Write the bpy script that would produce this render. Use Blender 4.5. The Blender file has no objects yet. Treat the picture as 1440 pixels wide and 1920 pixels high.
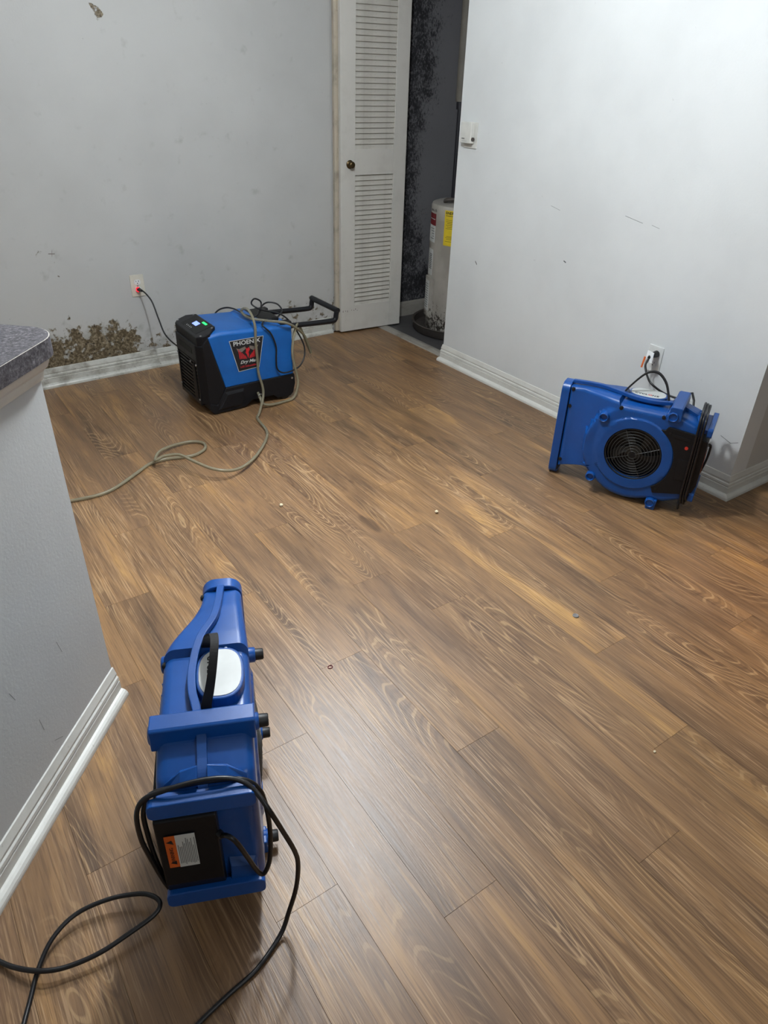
import bpy, bmesh, math, random
from mathutils import Vector, Matrix
random.seed(7)
C = bpy.context.scene.collection
S = bpy.context.scene
R = math.radians

# ------------------------------------------------------------------ camera, light, exposure
cam_d = bpy.data.cameras.new('camera'); cam = bpy.data.objects.new('camera', cam_d); C.objects.link(cam)
YAW, PITCH, ROLL, FPX = 0.62288582, 0.56143486, 0.03323724, 1318.29
_f = Vector((math.sin(YAW)*math.cos(PITCH), math.cos(YAW)*math.cos(PITCH), -math.sin(PITCH)))
_r = Vector((math.cos(YAW), -math.sin(YAW), 0)); _u = _r.cross(_f)
_r2 = _r*math.cos(ROLL) + _u*math.sin(ROLL); _u2 = _u*math.cos(ROLL) - _r*math.sin(ROLL)
m = Matrix((_r2, _u2, -_f)).transposed().to_4x4(); m.translation = Vector((0, 0, 1.5)); cam.matrix_world = m
cam_d.sensor_fit = 'VERTICAL'; cam_d.sensor_height = 24; cam_d.lens = FPX/1920*24
cam_d.clip_start = .02
S.camera = cam
w = bpy.data.worlds.new('world'); S.world = w; w.use_nodes = True
w.node_tree.nodes['Background'].inputs[0].default_value = (.8, .9, 1, 1)
w.node_tree.nodes['Background'].inputs[1].default_value = .02
def lamp(name, kind, loc, power, color, size=.1, aim=None, **kw):
    d = bpy.data.lights.new(name, kind); d.energy = power; d.color = color
    if kind == 'AREA': d.shape = 'DISK'; d.size = size
    elif kind in ('POINT', 'SPOT'): d.shadow_soft_size = size
    for k, v in kw.items(): setattr(d, k, v)
    o = bpy.data.objects.new(name, d); C.objects.link(o); o.location = loc
    if aim is not None: o.rotation_euler = (Vector(aim)-Vector(loc)).to_track_quat('-Z', 'Y').to_euler()
    return o
COOL = (.90, .955, 1.0)
lamp('ceiling_lamp_light', 'POINT', (1.18, 1.86, 2.20), 51, COOL, .07)
lamp('ceiling_lamp_spot', 'SPOT', (1.54, 2.62, 2.22), 88, COOL, .14, (.82, 1.35, 0), spot_size=R(84), spot_blend=.8)
lamp('kitchen_side_fill', 'AREA', (-.9, 1.9, 2.4), 5, COOL, .6, (-.9, 1.9, 0))  # weak fill added on the kitchen side for ambient light, not a known fixture
lamp('rear_fill', 'AREA', (.6, -1.1, 2.4), 7.5, (.90, .95, 1), .7, (.6, -1.1, 0))  # unseen fill added behind the camera to lift the shadows
lamp('hall_downlight', 'SPOT', (2.62, .62, 2.38), 46, (1, .55, .25), .05, (2.2, .62, 0), spot_size=R(34), spot_blend=.9)
S.view_settings.view_transform = 'Standard'; S.view_settings.look = 'None'
S.view_settings.gamma = 1; S.view_settings.use_curve_mapping = False
S.view_settings.exposure = .88

# ------------------------------------------------------------------ material helpers
def lin(r, g, b):
    f = lambda c: (c/255/12.92) if c/255 <= .04045 else ((c/255+.055)/1.055)**2.4
    return (f(r), f(g), f(b), 1)
class NT:
    def __init__(s, name, rough=.5, color=(.8, .8, .8, 1), metal=0, **kw):
        s.m = bpy.data.materials.new(name); s.m.use_nodes = True; s.t = s.m.node_tree
        s.b = s.t.nodes['Principled BSDF']; s.b.inputs['Roughness'].default_value = rough
        s.b.inputs['Base Color'].default_value = color; s.b.inputs['Metallic'].default_value = metal
        for k, v in kw.items(): s.b.inputs[k.replace('_', ' ')].default_value = v
    def n(s, typ, props=None, **ins):
        x = s.t.nodes.new(typ)
        for k, v in (props or {}).items(): setattr(x, k, v)
        for k, v in ins.items(): s.put(x, k, v)
        return x
    def put(s, x, k, v):
        i = x.inputs[int(k[1:])] if (k[0] == 'i' and k[1:].isdigit()) else x.inputs[k.replace('_', ' ')]
        if isinstance(v, bpy.types.NodeSocket): s.t.links.new(v, i)
        elif isinstance(v, bpy.types.Node): s.t.links.new(v.outputs[0], i)
        else: i.default_value = v
    def math(s, op, a, b=0., c=None, clamp=False):
        x = s.n('ShaderNodeMath', dict(operation=op, use_clamp=clamp), i0=a, i1=b)
        if c is not None: s.put(x, 'i2', c)
        return x.outputs[0]
    def ss(s, v, a, b):   # smoothstep a..b
        x = s.n('ShaderNodeMapRange', dict(interpolation_type='SMOOTHSTEP'), Value=v)
        x.inputs['From Min'].default_value = a; x.inputs['From Max'].default_value = b
        return x.outputs[0]
    def noise(s, vec, scale, detail=2., rough=.5, dist=0.):
        x = s.n('ShaderNodeTexNoise', None, Vector=vec, Scale=scale, Detail=detail, Roughness=rough, Distortion=dist)
        return x.outputs[0]
    def mapv(s, vec, scale=(1, 1, 1), loc=(0, 0, 0)):
        return s.n('ShaderNodeMapping', None, Vector=vec, Scale=scale, Location=loc).outputs[0]
    def mix(s, f, a, b, blend='MIX'):
        x = s.n('ShaderNodeMix', dict(data_type='RGBA', blend_type=blend)); x.clamp_factor = True
        s.put(x, 'i0', f); s.put(x, 'i6', a); s.put(x, 'i7', b); return x.outputs[2]
    def ramp(s, f, stops, interp='LINEAR'):
        x = s.n('ShaderNodeValToRGB', None, Fac=f); x.color_ramp.interpolation = interp
        e = x.color_ramp.elements
        while len(e) < len(stops): e.new(.5)
        for i, (p, c) in enumerate(stops): e[i].position = p; e[i].color = c
        return x.outputs[0]
    def bump(s, h, strength=.3, dist=.001):
        x = s.n('ShaderNodeBump', None, Height=h, Strength=strength, Distance=dist)
        s.t.links.new(x.outputs[0], s.b.inputs['Normal']); return x
    def col(s, v): s.t.links.new(v, s.b.inputs['Base Color']); return s
    def obj(s): return s.n('ShaderNodeTexCoord').outputs['Object']
    def xyz(s, v):
        x = s.n('ShaderNodeSeparateXYZ', None, Vector=v); return x.outputs
def plain(name, rgb, rough=.5, metal=0, bump=0, scale=400, **kw):
    N = NT(name, rough, lin(*rgb), metal, **kw)
    v = N.obj(); f = N.noise(v, 12, 3)
    c = lin(*rgb); d = tuple(x*.86 for x in c[:3])+(1,)
    N.col(N.mix(N.ss(f, .3, .7), c, d))
    if bump: N.bump(N.noise(v, scale, 2), bump, .0006)
    return N.m
def glow(name, rgb, e):
    return NT(name, .5, (0, 0, 0, 1), 0, Emission_Color=lin(*rgb), Emission_Strength=e).m

# painted wall, with optional mould fields: list of (x0,x1,z0,z1,soft,amount,axis)
def wall_mat(name, rgb, mould=(), style='brown', stain=.3, rough=.55, axis=0):
    N = NT(name, rough, lin(*rgb)); v = N.obj(); X = N.xyz(v); U, Z = X[axis], X[2]
    c = lin(*rgb); d = tuple(x*.90 for x in c[:3])+(1,)
    col = N.mix(N.ss(N.noise(v, 1.6, 4, .6), .35, .75), c, d)
    # faint handling marks
    spk = N.math('MULTIPLY', N.ss(N.noise(v, 38, 3, .6), .72, .78), stain)
    col = N.mix(spk, col, lin(120, 120, 116))
    if mould:
        tot = None
        for (u0, u1, z0, z1, so, am) in mould:
            wob = N.math('MULTIPLY_ADD', N.noise(v, 9, 3), .16, -.08)
            uu = N.math('ADD', U, wob); zz = N.math('ADD', Z, wob)
            a = N.math('MULTIPLY', N.ss(uu, u0-so, u0+so), N.math('SUBTRACT', 1, N.ss(uu, u1-so, u1+so)))
            b = N.math('MULTIPLY', N.ss(zz, z0-so, z0+so), N.math('SUBTRACT', 1, N.ss(zz, z1-so, z1+so)))
            f = N.math('MULTIPLY', N.math('MULTIPLY', a, b), am)
            tot = f if tot is None else N.math('MAXIMUM', tot, f)
        if style == 'brown':
            n1 = N.noise(v, 26, 5, .62)
            th = N.math('ADD', n1, N.math('MULTIPLY', tot, .42))
            cov = N.ss(th, .755, .86)
            bc = N.ramp(N.noise(v, 70, 4, .7), [(.3, lin(58, 50, 36)), (.48, lin(92, 80, 58)), (.62, lin(140, 128, 106)), (.74, lin(176, 168, 150))])
            vo = N.n('ShaderNodeTexVoronoi', dict(feature='F1'), Vector=v, Scale=38)
            bc = N.mix(N.ss(vo.outputs[0], .12, .28), lin(52, 44, 33), bc)
            gre = N.ss(N.math('ADD', N.noise(v, 15, 4), N.math('MULTIPLY', tot, .3)), .62, .85)
            col = N.mix(N.math('MULTIPLY', gre, .55), col, lin(148, 148, 142))
            col = N.mix(cov, col, bc)
        else:
            n1 = N.noise(N.mapv(v, (1, 1, .6)), 95, 5, .8); n2 = N.noise(v, 12, 3)
            th = N.math('ADD', n1, N.math('MULTIPLY', N.math('SUBTRACT', n2, .5), .35))
            th = N.math('ADD', th, N.math('MULTIPLY', tot, .30))
            cov = N.math('MULTIPLY', N.ss(th, .62, .82), .92)
            col = N.mix(cov, col, lin(22, 22, 26))
    N.col(col); N.bump(N.noise(v, 130, 3, .6), .35, .0012)
    return N.m

def floor_mat():
    N = NT('wood_plank', .42); v0 = N.obj(); oi = N.n('ShaderNodeObjectInfo').outputs['Random']
    off = N.n('ShaderNodeCombineXYZ', None, X=N.math('MULTIPLY', oi, 37.7), Y=N.math('MULTIPLY', oi, 91.3), Z=N.math('MULTIPLY', oi, 11)).outputs[0]
    v = N.n('ShaderNodeVectorMath', dict(operation='ADD'), i0=v0, i1=off).outputs[0]
    vs = N.mapv(v, (1, .13, 1))
    warp = N.noise(N.mapv(v, (1, .3, 1)), 7, 3, .5)
    # broad colour bands along the plank
    band = N.noise(vs, 11, 4, .6, .8)
    col = N.ramp(band, [(.28, lin(82, 62, 44)), (.42, lin(114, 87, 61)), (.54, lin(132, 101, 69)), (.63, lin(152, 116, 76)), (.72, lin(180, 139, 84))])
    # plank to plank tone
    tone = N.ss(oi, 0, 1)
    col = N.mix(N.math('MULTIPLY', tone, .35), col, lin(122, 94, 70))
    # cathedral figure: contour lines of a long noise, limed light
    cn = N.noise(N.mapv(v, (1, .16, 1)), 6.5, 1.5, .4, .3)
    cn = N.math('ADD', cn, N.math('MULTIPLY', warp, .10))
    ring = N.math('SINE', N.math('MULTIPLY', cn, 230.))
    msk = N.ss(N.noise(N.mapv(v, (1, .3, 1), (3, 5, 0)), 6, 2), .47, .64)
    rl = N.math('MULTIPLY', N.ss(ring, .72, .98), N.math('MULTIPLY', msk, .50))
    col = N.mix(rl, col, lin(184, 152, 110))
    rd = N.math('MULTIPLY', N.math('SUBTRACT', 1, N.ss(ring, -1, -.55)), N.math('MULTIPLY', msk, .35))
    col = N.mix(rd, col, lin(72, 52, 38))
    # fine open-pore lines
    fine = N.noise(N.mapv(v, (1, .02, 1)), 260, 3, .65)
    pore = N.ss(fine, .54, .62); dark = N.math('SUBTRACT', 1, N.ss(fine, .38, .47))
    lim = N.noise(N.mapv(v, (1, .2, 1), (9, 2, 0)), 9, 2)
    col = N.mix(N.math('MULTIPLY', pore, N.math('MULTIPLY', N.ss(lim, .3, .7), .55)), col, lin(186, 154, 118))
    col = N.mix(N.math('MULTIPLY', dark, .42), col, lin(74, 54, 40))
    # knots
    kn = N.noise(N.mapv(v, (1, .45, 1), (7, 7, 7)), 8, 2)
    col = N.mix(N.math('MULTIPLY', N.ss(kn, .72, .80), .55), col, lin(62, 46, 34))
    N.col(col)
    rg = N.math('MULTIPLY_ADD', fine, .20, .27); N.put(N.b, 'Roughness', rg)
    N.put(N.b, 'Specular_IOR_Level', .5)
    N.bump(N.math('ADD', fine, N.math('MULTIPLY', ring, .05)), .55, .0007)
    return N.m

M = {}
M['plank'] = floor_mat()
M['subfloor'] = plain('dark_underlay', (84, 62, 46), .7)
M['wall_back'] = wall_mat('back_wall_paint_dimmed', (188, 189, 187), [(.50, 1.14, -.2, .29, .07, 1.), (1.14, 1.36, -.2, .16, .05, .72), (1.0, 2.44, -.2, .24, .06, .56), (.62, .75, .55, .75, .06, .30), (1.10, 1.16, 1.64, 1.72, .02, .8)])  # darker than the right wall: its dimmer light is put into the base colour
M['wall_right'] = wall_mat('right_wall_paint_lit', (220, 223, 223), axis=1, stain=.2)  # lighter base colour carries the stronger light on this wall
M['wall_plain'] = wall_mat('room_wall_paint', (196, 196, 192), stain=.2)
M['half_wall'] = wall_mat('half_wall_paint', (200, 203, 203), stain=.3)
M['closet'] = wall_mat('closet_wall_paint', (118, 118, 121), [(2.6, 3.13, -.5, 3.2, .09, .92), (2.6, 3.22, 1.30, 3., .09, .85), (2.6, 3.19, .25, .62, .08, .9), (2.6, 3.6, -.5, .34, .08, 1.0)], 'black', stain=.2)
M['closet_floor'] = plain('grey_vinyl', (74, 73, 74), .5)
M['ceiling'] = plain('ceiling_paint', (215, 215, 212), .8, bump=.2, scale=90)
def trim_mat(name, rgb, dirt):
    N = NT(name, .38, lin(*rgb)); v = N.obj()
    col = N.mix(N.math('MULTIPLY', N.ss(N.noise(v, 9, 5, .65), .45, .72), dirt), lin(*rgb), lin(118, 112, 100))
    col = N.mix(N.math('MULTIPLY', N.ss(N.noise(v, 90, 3), .68, .74), .8*dirt+.15), col, lin(96, 88, 74))
    N.col(col); N.bump(N.noise(v, 60, 3), .15, .0008); return N.m
M['trim'] = trim_mat('trim_gloss_white', (214, 214, 208), .15)
M['trim_dirty'] = trim_mat('trim_mould_stained', (196, 197, 190), .75)
M['trim_grimy'] = trim_mat('threshold_grimy', (150, 146, 138), .8)
M['door'] = trim_mat('door_paint', (205, 203, 196), .12)
M['door_edge'] = trim_mat('door_edge_rusty', (186, 176, 158), .6)
M['door_slat'] = trim_mat('door_slat_paint', (196, 193, 184), .3)
def counter_mat():
    N = NT('speckled_laminate', .42); v = N.obj()
    c = N.ramp(N.noise(N.mapv(v, (1, 1, 1)), 130, 4, .8), [(.36, lin(40, 38, 42)), (.48, lin(72, 70, 75)), (.60, lin(104, 102, 106)), (.7, lin(146, 144, 146))])
    N.col(c); return N.m
M['counter'] = counter_mat()
M['counter_edge'] = plain('laminate_edge_line', (205, 200, 192), .5)
M['blue'] = plain('blue_moulded_plastic', (16, 76, 150), .30, bump=.25, scale=900)
M['blue_dark'] = plain('blue_moulded_plastic_rear', (14, 70, 138), .42, bump=.2, scale=900)
M['cyan'] = plain('bright_blue_plastic', (14, 96, 176), .4, bump=.2, scale=800)
M['black'] = plain('black_plastic', (21, 22, 26), .42, bump=.2, scale=700)
M['black'].node_tree.nodes['Principled BSDF'].inputs['Specular IOR Level'].default_value = .3
M['matte_black'] = plain('deep_black', (12, 12, 13), .6)
M['rubber'] = plain('black_rubber', (20, 20, 22), .5)
M['cord'] = plain('black_cord_jacket', (20, 20, 23), .38)
M['web'] = plain('black_webbing', (18, 17, 18), .75, bump=.5, scale=500)
M['wire'] = plain('black_coated_wire', (86, 88, 88), .3, metal=.5)
M['steel'] = plain('zinc_screw', (190, 192, 195), .3, metal=.9)
M['vane'] = plain('grey_impeller_plastic', (44, 43, 40), .5)
M['white'] = plain('white_sticker', (205, 208, 206), .45)
M['tag_white'] = plain('white_paper_tag', (244, 246, 246), .5)
M['ink'] = plain('black_ink', (28, 28, 32), .5)
M['grey_ink'] = plain('grey_ink', (95, 98, 100), .5)
M['redink'] = plain('red_ink', (205, 52, 40), .5)
M['redink_dark'] = plain('flame_red_ink', (196, 36, 44), .5)
M['greyflame'] = plain('grey_feather_ink', (120, 112, 104), .5)
M['orange'] = plain('orange_sticker', (214, 98, 34), .45)
M['plate'] = plain('ivory_cover_plate', (214, 210, 196), .35)
M['plate_white'] = plain('white_cover_plate', (228, 230, 228), .3)
M['thermo'] = plain('white_thermostat_plastic', (216, 216, 210), .4)
M['brass'] = plain('aged_brass', (92, 76, 50), .35, metal=.8)
M['lcd'] = glow('lcd_backlight', (110, 130, 235), 1.6)
M['led_green'] = glow('green_led', (30, 235, 90), 2.2)
M['led_red'] = glow('red_led', (255, 30, 50), .9)
M['hose'] = NT('clear_vinyl_hose', .22, lin(178, 172, 148), 0, Transmission_Weight=.6, IOR=1.3).m
M['crumb'] = plain('plaster_crumb', (222, 210, 178), .8)
M['disc'] = plain('grey_disc', (120, 118, 116), .4)
M['red_band'] = plain('red_rubber', (120, 30, 48), .5)
def tank_mat():
    N = NT('tank_jacket', .38); v = N.obj(); Z = N.xyz(v)[2]
    low = N.math('SUBTRACT', 1, N.ss(Z, .02, .30))
    th = N.math('ADD', N.noise(v, 55, 5, .7), N.math('MULTIPLY', low, .22))
    col = N.mix(N.ss(N.noise(v, 6, 3), .35, .7), lin(176, 172, 164), lin(154, 150, 142))
    col = N.mix(N.ss(th, .66, .74), col, lin(52, 46, 40)); N.col(col); return N.m
M['tank'] = tank_mat()
M['pan'] = plain('rusty_pan', (84, 78, 74), .5, metal=.3)
M['pan_dirty'] = plain('pan_grime', (38, 34, 32), .7)
M['yellow'] = plain('yellow_label', (222, 196, 40), .5)
M['pipe'] = plain('pipe_lagging', (108, 104, 96), .7)
M['darkpipe'] = plain('dark_pipe', (26, 26, 34), .5)
M['maroon'] = plain('maroon_label', (120, 32, 38), .5)

# ------------------------------------------------------------------ geometry helpers
def mesh(name, vs, fs, mat, parent=None, smooth=False, bevel=0, seg=2, auto=None, **tags):
    me = bpy.data.meshes.new(name); me.from_pydata([tuple(v) for v in vs], [], fs); me.update()
    bm = bmesh.new(); bm.from_mesh(me); bmesh.ops.recalc_face_normals(bm, faces=bm.faces); bm.to_mesh(me); bm.free()
    me.materials.append(M[mat] if isinstance(mat, str) else mat)
    if smooth or auto:
        me.polygons.foreach_set('use_smooth', [True]*len(me.polygons))
        if auto:
            me.set_sharp_from_angle(angle=R(auto))
    o = bpy.data.objects.new(name, me); C.objects.link(o)
    if parent: o.parent = parent
    if bevel:
        b = o.modifiers.new('bevel', 'BEVEL'); b.width = bevel; b.segments = seg; b.limit_method = 'ANGLE'; b.angle_limit = R(40)
    for k, v in tags.items(): o[k] = v
    return o
class G:
    def __init__(s): s.v = []; s.f = []
    def add(s, vs, fs):
        n = len(s.v); s.v += [Vector(v) for v in vs]; s.f += [tuple(i+n for i in f) for f in fs]; return s
    def box(s, a, b, M4=None):
        x0, y0, z0 = a; x1, y1, z1 = b
        vs = [Vector(p) for p in ((x0,y0,z0),(x1,y0,z0),(x1,y1,z0),(x0,y1,z0),(x0,y0,z1),(x1,y0,z1),(x1,y1,z1),(x0,y1,z1))]
        if M4: vs = [M4 @ v for v in vs]
        return s.add(vs, [(0,3,2,1),(4,5,6,7),(0,1,5,4),(1,2,6,5),(2,3,7,6),(3,0,4,7)])
    def cyl(s, p, q, r, n=20, r2=None):
        p = Vector(p); q = Vector(q); r2 = r if r2 is None else r2
        z = (q-p).normalized(); x = z.orthogonal().normalized(); y = z.cross(x)
        vs = []
        for i in range(n):
            a = 2*math.pi*i/n; d = x*math.cos(a)+y*math.sin(a); vs += [p+d*r, q+d*r2]
        fs = [(2*i, 2*((i+1) % n), 2*((i+1) % n)+1, 2*i+1) for i in range(n)]
        fs += [tuple(2*i for i in range(n))[::-1], tuple(2*i+1 for i in range(n))]
        return s.add(vs, fs)
    def prism(s, poly, fn, a, b):   # poly 2D points, fn(u,v,w)->3D
        n = len(poly)
        vs = [fn(u, v, a) for u, v in poly]+[fn(u, v, b) for u, v in poly]
        fs = [tuple(range(n))[::-1], tuple(range(n, 2*n))]+[(i, (i+1) % n, (i+1) % n+n, i+n) for i in range(n)]
        return s.add(vs, fs)
    def lathe(s, prof, c=(0, 0, 0), n=48, axis='z'):
        k = len(prof); vs = []
        for i in range(n):
            a = 2*math.pi*i/n
            for r, z in prof:
                p = (r*math.cos(a), r*math.sin(a), z)
                if axis == 'y': p = (p[0], p[2], p[1])
                vs.append(Vector(c)+Vector(p))
        fs = [(i*k+j, ((i+1) % n)*k+j, ((i+1) % n)*k+j+1, i*k+j+1) for i in range(n) for j in range(k-1)]
        return s.add(vs, fs)
    def tube(s, pts, r, n=10, closed=False, sub=6, smoothp=True):
        P = [Vector(p) for p in pts]
        if smoothp and len(P) > 2:
            Q = []
            m_ = len(P)
            rng = range(m_) if closed else range(m_-1)
            for i in rng:
                if closed: a, b, c, d = P[i-1], P[i], P[(i+1) % m_], P[(i+2) % m_]
                else: a, b, c, d = P[max(i-1, 0)], P[i], P[i+1], P[min(i+2, m_-1)]
                for k in range(sub):
                    t = k/sub
                    Q.append(.5*((2*b)+(c-a)*t+(2*a-5*b+4*c-d)*t*t+(3*b-a-3*c+d)*t**3))
            if not closed: Q.append(P[-1])
            P = Q
        L = len(P); nrm = None; vs = []
        for i, p in enumerate(P):
            if closed: t = (P[(i+1) % L]-P[i-1])
            else: t = P[min(i+1, L-1)]-P[max(i-1, 0)]
            t.normalize()
            if nrm is None: nrm = t.orthogonal().normalized()
            nrm = (nrm-t*nrm.dot(t)).normalized(); bn = t.cross(nrm)
            for j in range(n):
                a = 2*math.pi*j/n; vs.append(p+(nrm*math.cos(a)+bn*math.sin(a))*r)
        fs = [(i*n+j, i*n+(j+1) % n, ((i+1) % L)*n+(j+1) % n, ((i+1) % L)*n+j) for i in range(L if closed else L-1) for j in range(n)]
        if not closed: fs += [tuple(range(n))[::-1], tuple((L-1)*n+j for j in range(n))]
        return s.add(vs, fs)
    def ribbon(s, pts, wid, th, sub=6, up=None):   # flat strap: pts 3D, wid = vector across
        P = [Vector(p) for p in pts]; Q = []; m_ = len(P)
        for i in range(m_-1):
            a, b, c, d = P[max(i-1, 0)], P[i], P[i+1], P[min(i+2, m_-1)]
            for k in range(sub):
                t = k/sub; Q.append(.5*((2*b)+(c-a)*t+(2*a-5*b+4*c-d)*t*t+(3*b-a-3*c+d)*t**3))
        Q.append(P[-1]); P = Q; L = len(P); vs = []
        for i, p in enumerate(P):
            t = (P[min(i+1, L-1)]-P[max(i-1, 0)]).normalized()
            wv = Vector(wid(i/(L-1)) if callable(wid) else wid); hw = wv.length/2
            wv = (wv-t*wv.dot(t)).normalized(); nn = t.cross(wv)
            for a, b in ((-1, -1), (1, -1), (1, 1), (-1, 1)): vs.append(p+wv*hw*a+nn*th/2*b)
        fs = [(i*4+j, i*4+(j+1) % 4, (i+1)*4+(j+1) % 4, (i+1)*4+j) for i in range(L-1) for j in range(4)]
        fs += [(3, 2, 1, 0), tuple((L-1)*4+j for j in range(4))]
        return s.add(vs, fs)
    def xf(s, M4): s.v = [M4 @ v for v in s.v]; return s
    def out(s, name, mat, parent=None, **k): return mesh(name, s.v, s.f, mat, parent, **k)
def empty(name, loc=(0, 0, 0), rz=0, **tags):
    o = bpy.data.objects.new(name, None); C.objects.link(o); o.location = loc; o.rotation_euler = (0, 0, rz)
    o.empty_display_size = .05
    for k, v in tags.items(): o[k] = v
    return o
def rrect(x0, y0, x1, y1, r, n=5):
    out = []
    for cx, cy, a0 in ((x1-r, y1-r, 0), (x0+r, y1-r, 90), (x0+r, y0+r, 180), (x1-r, y0+r, 270)):
        for i in range(n+1):
            a = R(a0+90*i/n); out.append((cx+r*math.cos(a), cy+r*math.sin(a)))
    return out
def text(name, s, mat, parent, M4, size, th=.0003, bold=0, sx=1., shear=0., align='CENTER'):
    cu = bpy.data.curves.new(name, 'FONT'); cu.body = s; cu.size = size; cu.align_x = align; cu.align_y = 'CENTER'
    cu.extrude = th; cu.offset = bold; cu.shear = shear; cu.resolution_u = 3
    t = bpy.data.objects.new(name+'_tmp', cu); C.objects.link(t)
    dg = bpy.context.evaluated_depsgraph_get(); me = bpy.data.meshes.new_from_object(t.evaluated_get(dg))
    bpy.data.objects.remove(t); bpy.data.curves.remove(cu)
    me.transform(M4 @ Matrix.Diagonal((sx, 1, 1, 1))); me.materials.clear(); me.materials.append(M[mat]); me.name = name
    o = bpy.data.objects.new(name, me); C.objects.link(o); o.parent = parent
    return o
def frame(o, x, y):   # matrix with origin o, x and y axes
    x = Vector(x).normalized(); y = Vector(y); y = (y-x*y.dot(x)).normalized(); z = x.cross(y)
    m_ = Matrix((x, y, z)).transposed().to_4x4(); m_.translation = Vector(o); return m_
def struct(o): o['kind'] = 'structure'; return o

# ------------------------------------------------------------------ the setting
def yb(x): return 3.939+.0317*(x-.54)      # face of the back wall
CH = 2.44
floor = struct(G().box((-1.8, -2, -.06), (4.2, 4.2, -.005)).out('floor', 'subfloor'))
PW, PL = .1476, 1.2
full = None
joints = {0: .557, 1: 1.321, 2: .870, 3: .405, 4: 1.355, 5: .589, 6: .917, 7: 1.570, 8: 1.154, 9: .755, 10: .30, 11: 1.038, -1: 1.139, -2: .743, -3: 1.563, -4: 1.062}
rj = random.Random(3)
def plank_mesh(wd, ln):
    g = .00012; c = .00035; h = .0006
    vs = []
    for z, i in ((-.005, g), (-h, g), (0, g+c)):
        vs += [(i, i, z), (wd-i, i, z), (wd-i, ln-i, z), (i, ln-i, z)]
    fs = [(8, 9, 10, 11), (3, 2, 1, 0)]+[(a+j, a+(j+1) % 4, a+4+(j+1) % 4, a+4+j) for a in (0, 4) for j in range(4)]
    me = bpy.data.meshes.new('plank'); me.from_pydata(vs, [], fs); me.materials.append(M['plank']); return me
cache = {}
for k in range(-10, 23):
    x0 = .590+PW*k; x1 = x0+PW
    j0 = joints.get(k, rj.uniform(0, PL))
    ymin = -.6
    ymax = 3.93 if x0 < 2.70 else 1.262
    if x0 < 2.0: ymax = yb(x0)-.012
    elif x0 < 2.70: ymax = yb(x0)-.012
    xe = min(x1, 2.717) if x0 < 2.70 else x1
    y = j0-PL*math.ceil((j0-ymin)/PL)
    while y < ymax:
        a, b = max(y, ymin), min(y+PL, ymax)
        cuts = [(a, b, x0, xe)]
        if x0 < 2.70 < x1+.02 and x1 > 2.70:     # the column that meets the right wall
            cuts = []
            if a < 1.262: cuts.append((a, min(b, 1.262), x0, x1))
            if b > 1.262: cuts.append((max(a, 1.262), b, x0, xe))
        for a_, b_, xa, xb in cuts:
            if b_-a_ < .01: continue
            key = (round(xb-xa, 4), round(b_-a_, 4))
            if key not in cache: cache[key] = plank_mesh(*key)
            o = bpy.data.objects.new('plank', cache[key]); C.objects.link(o); o.parent = floor; o.location = (xa, a_, 0)
        y += PL
struct(G().box((-1.8, -2, CH), (4.2, 4.2, CH+.08)).out('ceiling', 'ceiling'))
g = G(); g.add([(-1.8, yb(-1.8), 0), (2.70, yb(2.70), 0), (2.70, 4.2, 0), (-1.8, 4.2, 0), (-1.8, yb(-1.8), CH), (2.70, yb(2.70), CH), (2.70, 4.2, CH), (-1.8, 4.2, CH)],
               [(0, 3, 2, 1), (4, 5, 6, 7), (0, 1, 5, 4), (1, 2, 6, 5), (2, 3, 7, 6), (3, 0, 4, 7)])
wall_back = struct(g.out('wall_back', 'wall_back'))
wall_right = struct(G().box((2.69, 1.267, -.005), (2.80, 3.185, CH)).out('wall_right', 'wall_right'))
struct(G().box((2.80, 1.267, -.005), (4.2, 1.38, CH)).out('wall_return', 'wall_plain'))
struct(G().box((2.69, 3.185, 2.06), (2.80, 4.06, CH)).out('wall_header', 'wall_right'))
struct(G().box((-1.9, -2, 0), (-1.8, 4.2, CH)).out('wall_left', 'wall_plain'))
struct(G().box((-1.8, -2.1, 0), (4.2, -2, CH)).out('wall_front', 'wall_plain'))
struct(G().box((4.2, -2, 0), (4.3, 1.267, CH)).out('wall_hall', 'wall_plain'))
# closet
struct(G().box((2.70, 4.06, -.005), (3.55, 4.2, CH)).out('wall_closet_back', 'closet'))
struct(G().box((3.45, 3.19, -.005), (3.55, 4.06, CH)).out('wall_closet_right', 'closet'))
struct(G().box((2.80, 3.09, -.005), (3.55, 3.185, CH)).out('wall_closet_near', 'closet'))
struct(G().box((2.765, 3.19, -.005), (3.45, 4.06, .001)).out('floor_closet', 'closet_floor'))
prof = [(2.715, 0), (2.718, .006), (2.735, .009), (2.742, .006), (2.750, .009), (2.765, .009), (2.785, .005), (2.788, 0)]
struct(G().prism(prof, lambda u, v, w_: (u, w_, v), 3.187, 4.01).out('trim_1', 'trim_grimy', label='worn white threshold strip across the closet opening'))

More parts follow.
